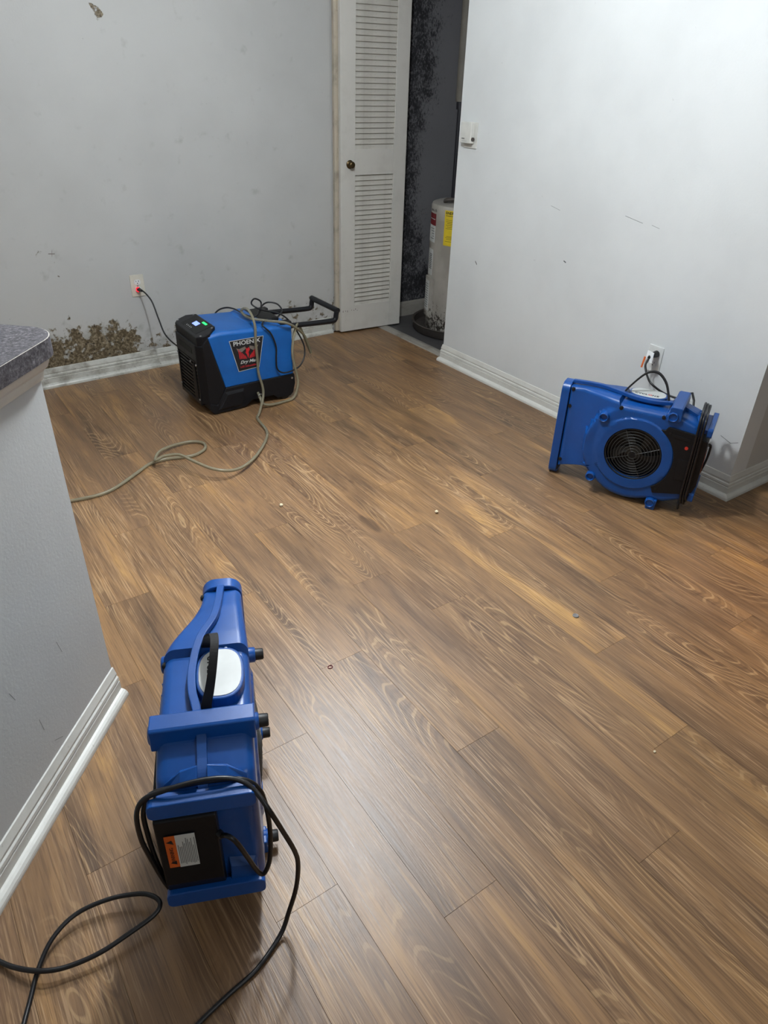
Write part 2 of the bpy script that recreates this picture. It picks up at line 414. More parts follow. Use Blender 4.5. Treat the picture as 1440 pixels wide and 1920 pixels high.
BASE = [(0, .021), (.013, .021), (.013, .050), (.010, .053), (.013, .057), (.012, .066), (.008, .070), (.009, .078), (.006, .088), (.003, .099), (0, .101)]
SHOE = [(0, 0), (.031, 0), (.031, .006), (.0295, .012), (.025, .018), (.019, .0215), (.013, .023), (0, .023)]
def moulding(name, p, q, nrm, mat, m0=0., m1=0., prof=None, shoe=True, z0=0., lab=None):
    p = Vector(p); q = Vector(q); n = Vector(nrm).normalized(); d = (q-p).normalized()
    def sweep(pr):
        g_ = G(); k = len(pr)
        vs = [p+n*a+d*(m0*a)+Vector((0, 0, z+z0)) for a, z in pr]+[q+n*a+d*(m1*a)+Vector((0, 0, z+z0)) for a, z in pr]
        return g_.add(vs, [tuple(range(k))[::-1], tuple(range(k, 2*k))]+[(i, (i+1) % k, (i+1) % k+k, i+k) for i in range(k)])
    o = sweep(prof or BASE).out(name, mat)
    struct(o)
    if shoe: sweep(SHOE).out('shoe_moulding', mat, o)
    return o
moulding('baseboard_back', (-1.8, yb(-1.8), 0), (2.385, yb(2.385), 0), (.0317, -1, 0), 'trim_dirty')
moulding('baseboard_right', (2.69, 3.19, 0), (2.69, 1.267, 0), (-1, 0, 0), 'trim', m0=-.5, m1=1)
moulding('baseboard_return', (2.69, 1.267, 0), (4.2, 1.267, 0), (0, -1, 0), 'trim', m0=-1)
moulding('baseboard_closet', (2.80, 4.06, 0), (3.45, 4.06, 0), (0, -1, 0), 'trim_grimy', shoe=False, prof=[(0, 0), (.014, 0), (.014, .07), (.01, .09), (.004, .10), (0, .10)])

# angled half wall with counter
E1 = Vector((.669, .743, 0)).normalized(); E2 = Vector((-.743, .669, 0)).normalized()
W0 = Vector((.2145, 1.546, 0))
def hw(a, b, z): return W0+E1*a+E2*b+Vector((0, 0, z))
g = G(); g.prism([(-1.9, 0), (0, 0), (0, .60), (-1.9, .60)], lambda u, v, z: hw(u, v, z), -.005, .98)
struct(g.out('wall_peninsula', 'half_wall'))
moulding('baseboard_peninsula', hw(-1.9, 0, 0), hw(.004, 0, 0), -E2, 'trim')
COVE = [(0, 0), (.004, .002), (.006, .010), (.007, .020), (.014, .028), (.018, .040), (.020, .052), (0, .052)]
moulding('trim_2', hw(-1.9, 0, 0), hw(0, 0, 0), -E2, 'trim', m1=1, prof=COVE, shoe=False, z0=.928)
moulding('trim_3', hw(0, 0, 0), hw(0, .60, 0), E1, 'trim', m0=-1, prof=COVE, shoe=False, z0=.928)
cp = [(-1.9, -.033)]
for i in range(9):
    a = R(-90+90*i/8); cp.append((-.006+.075*math.cos(a), .042+.075*math.sin(a)))
for i in range(5):
    a = R(90*i/4); cp.append((.029+.04*math.cos(a), .60+.04*math.sin(a)))
cp.append((-1.9, .64))
ct = empty('countertop', hw(0, 0, .98), label='grey speckled laminate countertop with rounded corner on the angled half wall', category='countertop')
def rel(u, v, z): return E1*u+E2*v+Vector((0, 0, z))
G().prism(cp, rel, 0, .0385).out('edge_band', 'counter', ct, label='dark grey speckled front edge')
G().prism([(u, v) for u, v in cp], rel, .0385, .0392).out('edge_line', 'counter_edge', ct, label='thin pale line along the top edge')
G().prism([(u*.999-.0012 if u > -1 else u, v+.0012 if v < .1 else v-.0012) for u, v in cp], rel, .0392, .040).out('worktop', 'counter', ct)

# ------------------------------------------------------------------ bifold louvred door
door = empty('door_1', (2.420, 3.925, .012), R(-4.5)); struct(door)
DW, DH, T = .452, 2.0, .026
slat_me = None
def door_panel(x, y, has_knob, mt):
    g_ = G()
    g_.box((x, y, 0), (x+.098, y+T, DH)); g_.box((x+.365, y, 0), (x+DW, y+T, DH))
    for z0, z1 in ((0, .165), (.945, 1.085), (1.93, DH)): g_.box((x+.098, y+.0005, z0), (x+.365, y+T-.0005, z1))
    p_ = g_.out('door_panel', mt, door, bevel=.0015)
    global slat_me
    for z0, z1 in ((.165, .945), (1.085, 1.93)):
        n = round((z1-z0)/.0283); dz = (z1-z0)/n
        for i in range(n):
            if slat_me is None:
                s_ = G().box((.0985, -.0030, -.0185), (.3645, .0030, .0185)); s_.xf(Matrix.Rotation(R(-24), 4, 'X'))
                ob = s_.out('slat', 'door_slat', p_); slat_me = ob.data
            else:
                ob = bpy.data.objects.new('slat', slat_me); C.objects.link(ob); ob.parent = p_
            ob.location = (x, y+.0125, z0+dz*(i+.5))
    return p_
door_panel(0, 0, True, 'door')
door_panel(-.022, .033, False, 'door_edge')
kb = G().lathe([(0, 0), (.012, 0), (.010, -.012), (.012, -.018), (.018, -.024), (.019, -.030), (.016, -.036), (.008, -.038), (.0, -.037)], (.062, 0, 1.005), 24, 'y')
kb.out('door_knob', 'brass', door, smooth=True, label='small round aged brass knob')
G().lathe([(.0, 0), (.024, 0), (.023, -.003), (.0, -.003)], (.062, -.0005, 1.005), 24, 'y').out('knob_rose', 'brass', door, smooth=True)
for z in (.25, 1.02, 1.75): G().box((-.004, .024, z), (.003, .035, z+.07)).out('hinge', 'door_edge', door)

for a, b, w_ in ((.012, .128, .010), (.030, .132, .007), (.045, .126, .012), (.075, .134, .005), (.092, .130, .006), (.104, .136, .008), (.118, .128, .004)):
    G().box((a, -.0004, b), (a+.004, .0002, b+w_)).out('scuff_mark', 'greyflame', door)
# ------------------------------------------------------------------ water heater in its pan
TC = Vector((3.19, 3.63, 0)); TR_ = .235
wh = empty('water_heater', TC+Vector((0, 0, .012)), label='short off-white water heater with grimy base inside the closet', category='water heater')
pan = G().lathe([(0, .001), (.305, .001), (.318, .012), (.322, .055), (.328, .060), (.322, .064), (.312, .058), (.306, .016), (.29, .010), (0, .010)], TC, 64)
pan = pan.out('drain_pan', 'pan', smooth=True, auto=50, label='dark rusty round drain pan under the water heater', category='drain pan')
G().lathe([(0, 0), (TR_-.004, 0), (TR_, .01), (TR_, .70), (TR_+.0006, .702), (TR_+.0006, .71), (TR_, .712), (TR_, .775), (TR_-.006, .788)], n=64).out('jacket', 'tank', wh, smooth=True, auto=40)
G().lathe([(TR_-.006, .788), (TR_-.02, .793), (.10, .800), (0, .802)], n=64).out('top_cap', 'tank', wh, smooth=True)
def patch(name, a0, a1, z0, z1, mat, off=.0012, parent=wh, **k):
    n = 10; g_ = G(); vs = []; r = TR_+off
    for i in range(n+1):
        a = R(a0+(a1-a0)*i/n)
        for rr, z in ((TR_-.001, z0), (r, z0), (r, z1), (TR_-.001, z1)): vs.append((rr*math.cos(a), rr*math.sin(a), z))
    fs = [(i*4+j, i*4+(j+1) % 4, (i+1)*4+(j+1) % 4, (i+1)*4+j) for i in range(n) for j in range(4)]+[(3, 2, 1, 0), tuple(n*4+j for j in range(4))]
    g_.add(vs, fs); return g_.out(name, mat, parent, **k)
yl = patch('energy_label', -168, -121, .565, .770, 'yellow', label='yellow energy guide label')
patch('label_line', -166, -123, .738, .741, 'ink', .0016, yl); patch('label_line', -165, -128, .715, .7165, 'ink', .0016, yl)
for i, z in enumerate((.705, .695, .685, .675, .665, .62, .612, .604, .59)): patch('label_line', -165+(i % 2)*2, -151+(i % 3)*6 if i < 5 else -127, z, z+.002, 'ink', .0016, yl)
def tank_text(s, a, z, size, mat, par, bold=0):
    for i, ch in enumerate(s):
        aa = R(a+i*size*.70/TR_*57.3); n_ = Vector((math.cos(aa), math.sin(aa), 0)); t_ = Vector((-math.sin(aa), math.cos(aa), 0))
        text('lettering', ch, mat, par, frame(n_*(TR_+.002)+Vector((0, 0, z)), t_, (0, 0, 1)), size, .0003, bold)
tank_text('ENERGYGUIDE', -165, .755, .021, 'ink', yl, .0006)
tank_text('smith', 156, .755, .024, 'grey_ink', wh, .0004)
ml = patch('maroon_label', 146, 172, .665, .735, 'maroon', label='maroon band label'); patch('label_line', 150, 170, .70, .704, 'white', .0016, ml)
wl = patch('warning_label', 146, 171, .565, .664, 'white', label='white printed label, torn and stained')
for z in (.585, .60, .615, .63, .645): patch('label_line', 152+60*(z % .02)*10, 169, z, z+.003, 'ink', .0016, wl)
bl = patch('barcode_label', 150, 169, .36, .52, 'white', label='white sticker with bar code lines')
for i in range(9): patch('label_line', 156, 167, .40+.011*i, .404+.011*i, 'ink', .0016, bl)
ap = patch('access_panel', 148, 176, .09, .345, 'tank', .012, label='raised access cover with instruction sheet')
pl_ = patch('panel_label', 150, 168, .13, .325, 'white', .0132, ap)
for i in range(11): patch('label_line', 153, 166, .15+.015*i, .153+.015*i, 'ink', .0138, ap)
G().tube([(-.02, -.12, .802), (-.05, -.14, .84), (0, -.17, .835), (.07, -.19, .80), (.10, -.20, .79)], .014).out('relief_hose', 'white', wh, smooth=True, label='white flexible hose bent over the top')
G().tube([(-.15, .05, .79), (-.17, .02, .815), (-.12, -.05, .82), (-.08, -.10, .80)], .012).out('wire_cover', 'pan', wh, smooth=True)
cpipe = G().cyl((-.075, .07, .79), (-.075, .07, 1.36), .014).out('water_pipe', 'darkpipe', wh, smooth=True, auto=40, label='thin dark water pipe above the tank')
G().cyl((-.075, .07, 1.30), (-.075, .07, 1.35), .022).out('pipe_joint', 'darkpipe', cpipe, smooth=True, auto=40)
G().cyl((-.075, .07, 1.34), (-.075, .07, 2.42), .030).out('pipe_lagging', 'pipe', wh, smooth=True, auto=40, label='pale lagged upper pipe')

# ------------------------------------------------------------------ outlets, thermostat
def outlet(loc, ax, nrm, mat, lab, plug=False, led=False):
    M4 = frame(loc, ax, (0, 0, 1))      # x right, y up, z out of wall
    o = empty('wall_outlet', loc, label=lab, category='wall outlet'); inv = Matrix.Translation(-Vector(loc))
    def P(g_, name, mt, par=o, **k): return g_.xf(inv @ M4).out(name, mt, par, **k)
    P(G().prism(rrect(-.037, -.058, .037, .058, .003, 2), lambda u, v, z: (u, v, z), 0, .005), 'cover_plate', mat, bevel=.002)
    P(G().cyl((0, 0, .004), (0, 0, .0065), .0035, 12), 'screw', 'steel')
    for s in (1, -1):
        r_ = P(G().prism(rrect(-.017, -.0135+s*.0195, .017, .0135+s*.0195, .010, 5), lambda u, v, z: (u, v, z), .004, .0072), 'receptacle', 'plate_white')
        g_ = G(); 
        for x in (-.0065, .0065): g_.box((x-.0013, s*.0195+.0005, .0068), (x+.0013, s*.0195+.0085, .0075))
        g_.cyl((0, s*.0195-.0065, .0068), (0, s*.0195-.0065, .0075), .0028, 10)
        P(g_, 'slots', 'matte_black', r_)
    return o, M4
out_l, ML = outlet((1.138, yb(1.138), .466), (1, 0, 0), (0, -1, 0), 'plate', 'ivory wall outlet with glowing red plug above the brown mould')
out_r, MR = outlet((2.69, 1.749, .460), (0, -1, 0), (-1, 0, 0), 'plate_white', 'white wall outlet on the right wall behind the leaning air mover')
th = empty('thermostat', (2.69, 3.092, 1.232), label='white box thermostat at the closet edge of the right wall', category='thermostat')
G().box((-.006, -.052, -.062), (0, .045, .056)).out('back_plate', 'thermo', th, bevel=.001)
G().box((-.034, -.036, -.040), (-.006, .048, .056)).out('cover', 'thermo', th, bevel=.004)
G().box((-.035, .010, -.020), (-.0338, .032, -.017)).out('dial_slot', 'ink', th)
G().box((-.0352, -.008, -.030), (-.0338, .03, -.0295)).out('scale_line', 'grey_ink', th)
G().cyl((-.020, -.036, -.020), (-.020, -.042, -.020), .009, 16).out('thumb_wheel', 'pan', th)

# ------------------------------------------------------------------ small scuffs on walls (flat marks)
def scuff(parent, pts, wd, mat='grey_ink', axis='x', at=2.69):
    g_ = G()
    for (u0, z0), (u1, z1) in zip(pts[:-1], pts[1:]):
        if axis == 'x': a, b = Vector((at-.0004, u0, z0)), Vector((at-.0004, u1, z1)); up = Vector((0, 0, wd))
        else: a, b = Vector((u0, yb(u0)-.0004, z0)), Vector((u1, yb(u1)-.0004, z1)); up = Vector((wd*.4, 0, wd))
        g_.add([a-up/2, b-up/2, b+up/2, a+up/2], [(0, 1, 2, 3)])
    return g_.out('scuff_mark', mat, parent)
scuff(wall_right, [(2.05, 1.00), (2.00, .992), (1.955, .985)], .0016); scuff(wall_right, [(1.91, .985), (1.87, .978)], .0012)
scuff(wall_right, [(2.48, .98), (2.42, .968)], .0012); scuff(wall_right, [(2.97, .63), (2.96, .62), (2.955, .615)], .007, 'pan')
scuff(wall_right, [(2.35, .755), (2.335, .75)], .006, 'grey_ink'); scuff(wall_right, [(1.36, .25), (1.31, .235), (1.28, .25)], .002)
scuff(wall_back, [(.735, .66), (.74, .69)], .008, 'greyflame', 'y'); scuff(wall_back, [(.72, .675), (.75, .672)], .004, 'greyflame', 'y')
scuff(wall_back, [(.742, .565), (.75, .56)], .006, 'greyflame', 'y')
exec_marks = None
for a, b in (((-.9, .25), (-.92, .27)), ((-.35, .35), (-.36, .38)), ((-.30, .20), (-.305, .24)), ((-.17, .32), (-.18, .36)), ((-.25, .12), (-.28, .14))):
    p, q = hw(a[0], -.0005, a[1]), hw(b[0], -.0005, b[1]); d = (q-p).normalized(); s_ = E1.cross(E2); s_ = d.cross(E2)*.0006
    mesh('scuff_mark', [p-s_, q-s_, q+s_, p+s_], [(0, 1, 2, 3)], 'grey_ink', bpy.data.objects['wall_peninsula'])

# ------------------------------------------------------------------ air mover (local: +x rearwards, +y right-hand side, z up)
CS, CZ, HR = .344, .220, .112
def sstep(a, b, x): t = max(0, min(1, (x-a)/(b-a))); return t*t*(3-2*t)
def yl_(s): return -.030-.078*sstep(.06, .27, s)
def yr_(s): return .063+.010*sstep(.06, .27, s)
outline = [(.035, .045), (.035, .412), (.10, .420), (.20, .427), (.246, .429), (.256, .412), (.43, .412), (.436, .424), (.485, .424), (.49, .414), (.553, .392), (.576, .368),
           (.577, .085), (.565, .070), (.50, .040), (.44, .036)]
for a in range(295, 224, -8): outline.append((CS+.206*math.cos(R(a)), CZ+.206*math.sin(R(a))))
outline += [(.172, .088), (.14, .083), (.10, .068)]
def ray_r(a):
    dx, dz = math.cos(a), math.sin(a); best = None
    for i in range(len(outline)):
        (x1, z1), (x2, z2) = outline[i], outline[(i+1) % len(outline)]
        ex, ez = x2-x1, z2-z1; det = dx*(-ez)+ex*dz
        if abs(det) < 1e-9: continue
        bx, bz = x1-CS, z1-CZ
        t = (bx*(-ez)+ex*bz)/det; u = (dx*bz-dz*bx)/det
        if t > 0 and -1e-6 <= u <= 1+1e-6 and (best is None or t > best): best = t
    return best
angs = sorted(set([round(2*math.pi*i/132, 5) for i in range(132)]+[round(math.atan2(z-CZ, x-CS) % (2*math.pi), 5) for x, z in outline]))
def side_y(s, z, d, side):
    r = math.hypot(s-CS, z-CZ)
    if side < 0:
        y = yl_(s)
        disc = -.100-.008*(1-sstep(.196, .204, r))
        if r < .206: y = min(y, disc-.000)
        y -= .006*(1-sstep(.150, .156, r))
    else:
        y = yr_(s)
        y += .005*(1-sstep(.150, .156, r))
    rr = .022
    if d < rr: y -= (1 if y > 0 else -1)*(rr-math.sqrt(max(0, rr*rr-(rr-d)**2)))*(1 if abs(y) > .04 else .6)
    return y
def make_body():
    g_ = G(); N = len(angs); K = 30
    T_ = [0, .02, .04]+[(.04+.96*(i/ (K-4))) for i in range(1, K-3)]
    T_ = sorted(set([0, .02]+[1-(1-i/22)**1.6 for i in range(1, 23)]+[.30, .34, .38, .42]))
    K = len(T_)
    for side in (-1, 1):
        vs = []
        for a in angs:
            Ro = ray_r(a)
            for t in T_:
                r = HR+(Ro-HR)*t; s, z = CS+r*math.cos(a), CZ+r*math.sin(a)
                vs.append((s, side_y(s, z, Ro-r, side), z))
        # recessed throat
        th_ = []
        for a in angs: th_.append((CS+HR*math.cos(a), side*.06 if side > 0 else -.085, CZ+HR*math.sin(a)))
        n0 = len(vs); vs += th_
        fs = []
        for i in range(N):
            j = (i+1) % N
            for k in range(K-1): fs.append((i*K+k, i*K+k+1, j*K+k+1, j*K+k))
            fs.append((n0+i, i*K, j*K, n0+j))
        g_.add(vs, fs)
    nL = K*N+N
    for i in range(N):
        j = (i+1) % N
        g_.f.append((i*K+K-1, nL+i*K+K-1, nL+j*K+K-1, j*K+K-1))
    return g_
def make_mover():
    root = empty('air_mover')
    make_body().out('housing', 'blue', root, smooth=True, auto=38)
    # outlet lip: a collar round a nozzle backed by a black panel
    yc, hy = .0165, .0475
    oc = rrect(yc-hy, 0, yc+hy, .424, .034, 7); ic = rrect(yc-hy+.009, .012, yc+hy-.009, .412, .026, 7)
    n = len(oc); vs = [(0, a, b) for a, b in oc]+[(.034, a, b) for a, b in oc]+[(.034, a, b) for a, b in ic]+[(0, a, b) for a, b in ic]
    fs = [(k*n+i, k*n+(i+1) % n, ((k+1) % 4)*n+(i+1) % n, ((k+1) % 4)*n+i) for k in range(4) for i in range(n)]
    mesh('outlet_lip', vs, fs, 'blue', root, auto=40, bevel=.002)
    G().prism(ic, lambda a, b, c: (c, a, b), .026, .034).out('nozzle_shade_panel', 'matte_black', root)  # black panel stands in for the shade inside the nozzle
    # seam ridge: swept strap on the centre line
    P = [(.034, .016, .424), (.10, .010, .430), (.16, .0, .434), (.215, -.024, .436), (.25, -.034, .434), (.29, -.041, .430), (.335, -.044, .428), (.38, -.041, .428), (.41, -.035, .430), (.437, -.030, .432)]
    G().ribbon(P, lambda t: (0, .017, 0), .014).out('seam_ridge', 'blue', root, bevel=.002)
    P = [(.48, -.022, .426), (.52, -.022, .408), (.556, -.022, .394), (.575, -.022, .372), (.579, -.022, .35), (.5795, -.022, .22), (.579, -.022, .10), (.572, -.022, .085)]
    G().ribbon(P, (0, .018, 0), .012).out('seam_ridge', 'blue_dark', root, bevel=.0015)
    # transverse foot bars
    fb = [(.438, .392), (.476, .392), (.489, .400), (.4865, .447), (.480, .450), (.447, .450), (.441, .446)]
    G().prism(fb, lambda u, v, w_: (u, w_, v), -.117, .079).out('foot_bar', 'blue', root, bevel=.0025)
    fb = [(.441, .002), (.445, 0), (.472, 0), (.476, .002), (.480, .046), (.437, .046)]
    G().prism(fb, lambda u, v, w_: (u, w_, v), -.117, .079).out('foot_bar', 'blue', root, bevel=.0025)
    # rear cord hooks: tapered flanges
    for z0, z1, up in ((.358, .396, 1), (.078, .120, -1)):
        g_ = G()
        pr = rrect(-.120, z0, .072, z1, .012, 4)
        g_.prism(pr, lambda a, b, c: (c, a, b), .588, .607)
        g_.box((.570, -.105, z0+.010), (.590, .060, z1-.012))
        g_.out('cord_hook', 'blue', root, bevel=.002)
    # ribs below the upper hook and inclined fairings at the rear
    for z in (.300, .325):
        pass
    G().add([(.576, .004, .10), (.595, .006, .115), (.595, .058, .115), (.576, .062, .10), (.576, .004, .17), (.590, .008, .155), (.590, .05, .15), (.576, .06, .16)],
            [(0, 1, 2, 3), (4, 7, 6, 5), (0, 4, 5, 1), (1, 5, 6, 2), (2, 6, 7, 3), (3, 7, 4, 0)]).out('rear_step', 'blue_dark', root, bevel=.002)
    for ya, yb_2 in ((-.092, -.031), (-.013, .058)):
        q = lambda y, s_, z: (s_, y, z)
        ym = (ya+yb_2)/2
        inner, outer = (yb_2, ya) if ya < -.05 else (ya, yb_2)
        G().add([(.535, inner, .402), (.541, (inner+outer)/2, .402), (.556, outer, .386), (.571, inner, .386), (.570, (inner+outer)/2, .384), (.566, outer, .374),
                 (.545, inner, .413), (.550, (inner+outer)/2, .409), (.558, outer, .390), (.573, inner, .400), (.571, (inner+outer)/2, .396), (.567, outer, .378)],
                [(0, 1, 4, 3), (1, 2, 5, 4), (6, 9, 10, 7), (7, 10, 11, 8), (0, 6, 7, 1), (1, 7, 8, 2), (3, 4, 10, 9), (4, 5, 11, 10), (0, 3, 9, 6), (2, 8, 11, 5)]).out('rear_fairing', 'blue', root, bevel=.0015)
    # bosses on the left side, bosses with rubber feet on the right
    for s, z in ((.458, .412), (.205, .350), (.200, .078), (.455, .030)):
        g_ = G().lathe([(0, .012), (.0125, .012), (.0135, .003), (.016, 0), (.019, .002), (.0205, .010), (.0215, .05)], (s, -.1225, z), 28, 'y')
        b_ = g_.out('boss', 'blue', root, smooth=True, auto=45)
        G().lathe([(.018, .055), (.0175, .083), (.015, .086), (0, .086)], (s, 0, z), 24, 'y').out('boss', 'blue', root, smooth=True, auto=45)
        G().lathe([(.0135, .084), (.013, .102), (.011, .1045), (0, .1045)], (s, 0, z), 24, 'y').out('rubber_foot', 'rubber', root, smooth=True, auto=45, label='black rubber foot')
    # screw pockets along the top left edge
    for s, z in ((.262, .412), (.425, .410), (.048, .405), (.045, .33), (.045, .08)):
        yy = yl_(s)-(.001 if s > .1 else .002)
        G().lathe([(0, .0), (.0045, 0), (.005, .002), (.0075, .002), (.0085, .008)], (s, yy-.002, z-(.012 if s > .2 else 0)), 14, 'y').out('screw', 'matte_black', root)
    # U-shaped moulding above the intake
    U = [(.312, .398), (.313, .384), (.319, .375), (.328, .372), (.337, .375), (.343, .384), (.344, .398)]
    G().tube([(a, -.1065, b) for a, b in U], .0022, 6, sub=3).out('moulded_pocket', 'blue', root, smooth=True)
    # black motor cover wrapping the left rear corner
    poly = [(.443, .352), (.452, .369), (.553, .360), (.601, .340), (.604, .150), (.590, .100), (.572, .104), (.452, .076), (.441, .104)]
    arc = [(CS+.154*math.cos(R(a)), CZ+.154*math.sin(R(a))) for a in range(-46, 60, 8)]
    cov = G().prism(poly+arc, lambda u, v, w_: (u, w_, v), -.004, -.1155).out('motor_cover', 'black', root, bevel=.003)
    G().prism([(.515, .25), (.56, .25), (.562, .16), (.515, .16)], lambda u, v, w_: (u, w_, v), -.1150, -.1175).out('cover_pad', 'black', cov, bevel=.001)
    G().prism([(.47, .345), (.54, .338), (.545, .325), (.475, .332)], lambda u, v, w_: (u, w_, v), -.1150, -.1175).out('cover_pad', 'black', cov, bevel=.001)
    for s, z in ((.462, .345), (.462, .098)): G().cyl((s, -.115, z), (s, -.1172, z), .004, 10).out('screw', 'rubber', cov)
    G().cyl((.533, -.114, .300), (.533, -.119, .300), .0065, 14).out('reset_button', 'redink', cov, label='round red button')
    G().cyl((.598, -.004, .283), (.607, .002, .283), .007, 12).out('cord_grommet', 'rubber', cov)
    # warning label on the rear face
    G().box((.6042, -.101, .207), (.6050, -.082, .303)).out('warning_stripe', 'orange', cov, label='orange warning stripe')
    lb = G().box((.6042, -.082, .205), (.6049, -.046, .303)).out('rating_label', 'white', cov, label='white printed rating label')
    text('lettering', 'WARNING', 'ink', cov, frame((.6053, -.0915, .245), (0, 0, 1), (0, -1, 0)), .010, .0002)
    G().prism([(-.006, -.005), (.006, -.005), (0, .006)], lambda u, v, z: (.6052+z, -.0915-v, .222+u), 0, .0004).out('warning_triangle', 'ink', cov)
    G().prism([(-.007, -.006), (.006, -.003), (.001, .007)], lambda u, v, z: (.6052+z, -.0915-v, .285+u), 0, .0004).out('warning_figure', 'ink', cov)
    rl = random.Random(5); g_ = G()
    for i in range(11):
        y = -.079+.003*i; g_.box((.6049, y, .212+rl.uniform(0, .006)), (.6053, y+.0011, .296-rl.uniform(0, .03)))
    g_.out('small_print', 'grey_ink', cov, kind='stuff')
    # intakes
    for side in (-1, 1):
        y0 = -.1085 if side < 0 else .0745
        bz = G().lathe([(.1075, .006*side*-1), (.110, -.001*side*-1), (.1155, 0), (.1165, .004*-side)], (CS, y0, CZ), 64, 'y').out('intake_bezel', 'black', root, smooth=True)
        g_ = G()
        for r in (.016, .0275, .039, .0505, .062, .0735, .085, .0965, .1065):
            dome = .010*(1-(r/.108)**2)
            g_.tube([(CS+r*math.cos(R(a)), y0+side*dome, CZ+r*math.sin(R(a))) for a in range(0, 360, 12)], .0011, 5, closed=True, sub=1, smoothp=False)
        for a in (25, 115, 205, 295):
            g_.tube([(CS+r*math.cos(R(a)), y0+side*(.010*(1-(r/.108)**2)-.0015), CZ+r*math.sin(R(a))) for r in (.010, .04, .07, .095, .112)], .0013, 5, sub=2)
        gr = g_.out('intake_grille', 'wire', root, smooth=True)
        G().cyl((CS, y0+side*.0075, CZ), (CS, y0+side*.0115, CZ), .012, 20).out('grille_hub', 'black', gr)
        for a in (32, 122, 212, 302):
            p = (CS+.1195*math.cos(R(a)), y0+side*.001, CZ+.1195*math.sin(R(a)))
            G().cyl((p[0], p[1]-side*.004, p[2]), (p[0], p[1]+side*.002, p[2]), .0062, 12).out('screw', 'matte_black', root)
    G().cyl((CS, -.060, CZ), (CS, .040, CZ), HR-.001, 48).out('fan_drum', 'matte_black', root)
    imp = G()
    imp.cyl((CS, -.066, CZ), (CS, -.086, CZ), .030, 24)
    hub = imp.out('impeller_hub', 'vane', root, smooth=True, auto=40)
    for i in range(5):
        a0 = 72*i+20; g_ = G(); top = []; bot = []
        for k in range(5):
            r = .03+k*.018; a = R(a0+k*9); b = R(a0+34+k*6)
            top.append((CS+r*math.cos(a), -.068, CZ+r*math.sin(a))); bot.append((CS+r*math.cos(b), -.078, CZ+r*math.sin(b)))
        vs = top+bot+[(x, y+.002, z) for x, y, z in top]+[(x, y+.002, z) for x, y, z in bot]
        fs = []
        for k in range(4): fs += [(k, k+1, 5+k+1, 5+k), (10+k, 15+k, 15+k+1, 10+k+1), (k, 10+k, 11+k, k+1), (5+k, 6+k, 16+k, 15+k)]
        fs += [(0, 5, 15, 10), (4, 14, 19, 9)]
        g_.add(vs, fs); g_.out('vane', 'vane', hub)
    # control pod with label, strap handle
    pod = []
    for i in range(36):
        a = 2*math.pi*i/36; ca, sa = math.cos(a), math.sin(a)
        pod.append((.336+.074*abs(ca)**.75*(1 if ca > 0 else -1), .014+.049*abs(sa)**.8*(1 if sa > 0 else -1)))
    pd = G().prism(pod, lambda u, v, z: (u, v, z), .408, .436).out('control_pod', 'blue', root, bevel=.003)
    lab_ = [(.336+(u-.336)*.90, .014+(v-.014)*.88) for u, v in pod]
    G().prism(lab_, lambda u, v, z: (u, v, z), .436, .4372).out('pod_label', 'white', pd, label='white name label reading CYCLONE')
    fr = lambda x, y: frame((x, y, .4374), (1, 0, 0), (0, 1, 0))
    base = frame((.336, .026, .4374), (1, 0, 0), (0, 1, 0))
    # reads from the right-hand side of the machine
    B = lambda x, y=.030: frame((x, y, .4374), (1, 0, 0), (0, 1, 0)) @ Matrix.Rotation(math.pi, 4, 'Z') @ Matrix.Rotation(math.pi, 4, 'Z')
    xs = [.293, .306, .319, .331, .345, .360, .374]
    for ch, x in zip('CYCLONE', xs):
        text('lettering', ch, 'redink' if ch == 'O' else 'ink', pd, frame((x, -.006, .4374), (1, 0, 0), (0, 1, 0)), .019, .0002, .0007)
    for i in range(3): G().cyl((.262, .004+.011*i, .420), (.262, .004+.011*i, .432), .0035, 10).out('pod_switch', ('steel', 'black', 'steel')[i], pd)
    ST = [(.246, -.016, .428), (.256, -.012, .448), (.285, -.004, .490), (.312, .008, .518), (.340, .012, .528), (.366, .010, .520), (.392, .004, .494), (.408, -.004, .462), (.418, -.012, .436), (.420, -.014, .424)]
    G().ribbon(ST, lambda t: Vector((0, .022-.006*math.sin(math.pi*t), 0)), .0055, sub=5).out('strap_handle', 'web', root, label='black webbing carry strap')
    return root
def cp_tree(o, par=None):
    c = o.copy(); C.objects.link(c); c.parent = par
    for ch in [x for x in bpy.data.objects if x.parent == o]: cp_tree(ch, c)
    return c
mover_a = make_mover()
mover_b = cp_tree(mover_a)
mover_a.location = (.466, 1.358, 0); mover_a.rotation_euler.z = -.407-math.pi/2
mover_a['label'] = 'nearest blue plastic air mover in the left foreground, seen from behind with loose black cord'; mover_a['category'] = 'air mover'; mover_a['group'] = 'blue air movers on the floor'
mover_b.location = (2.227, 1.837, 0); mover_b.rotation_euler.z = .463-math.pi/2
mover_b['label'] = 'blue air mover by the right wall, round black intake grille facing out'; mover_b['category'] = 'air mover'; mover_b['group'] = 'blue air movers on the floor'

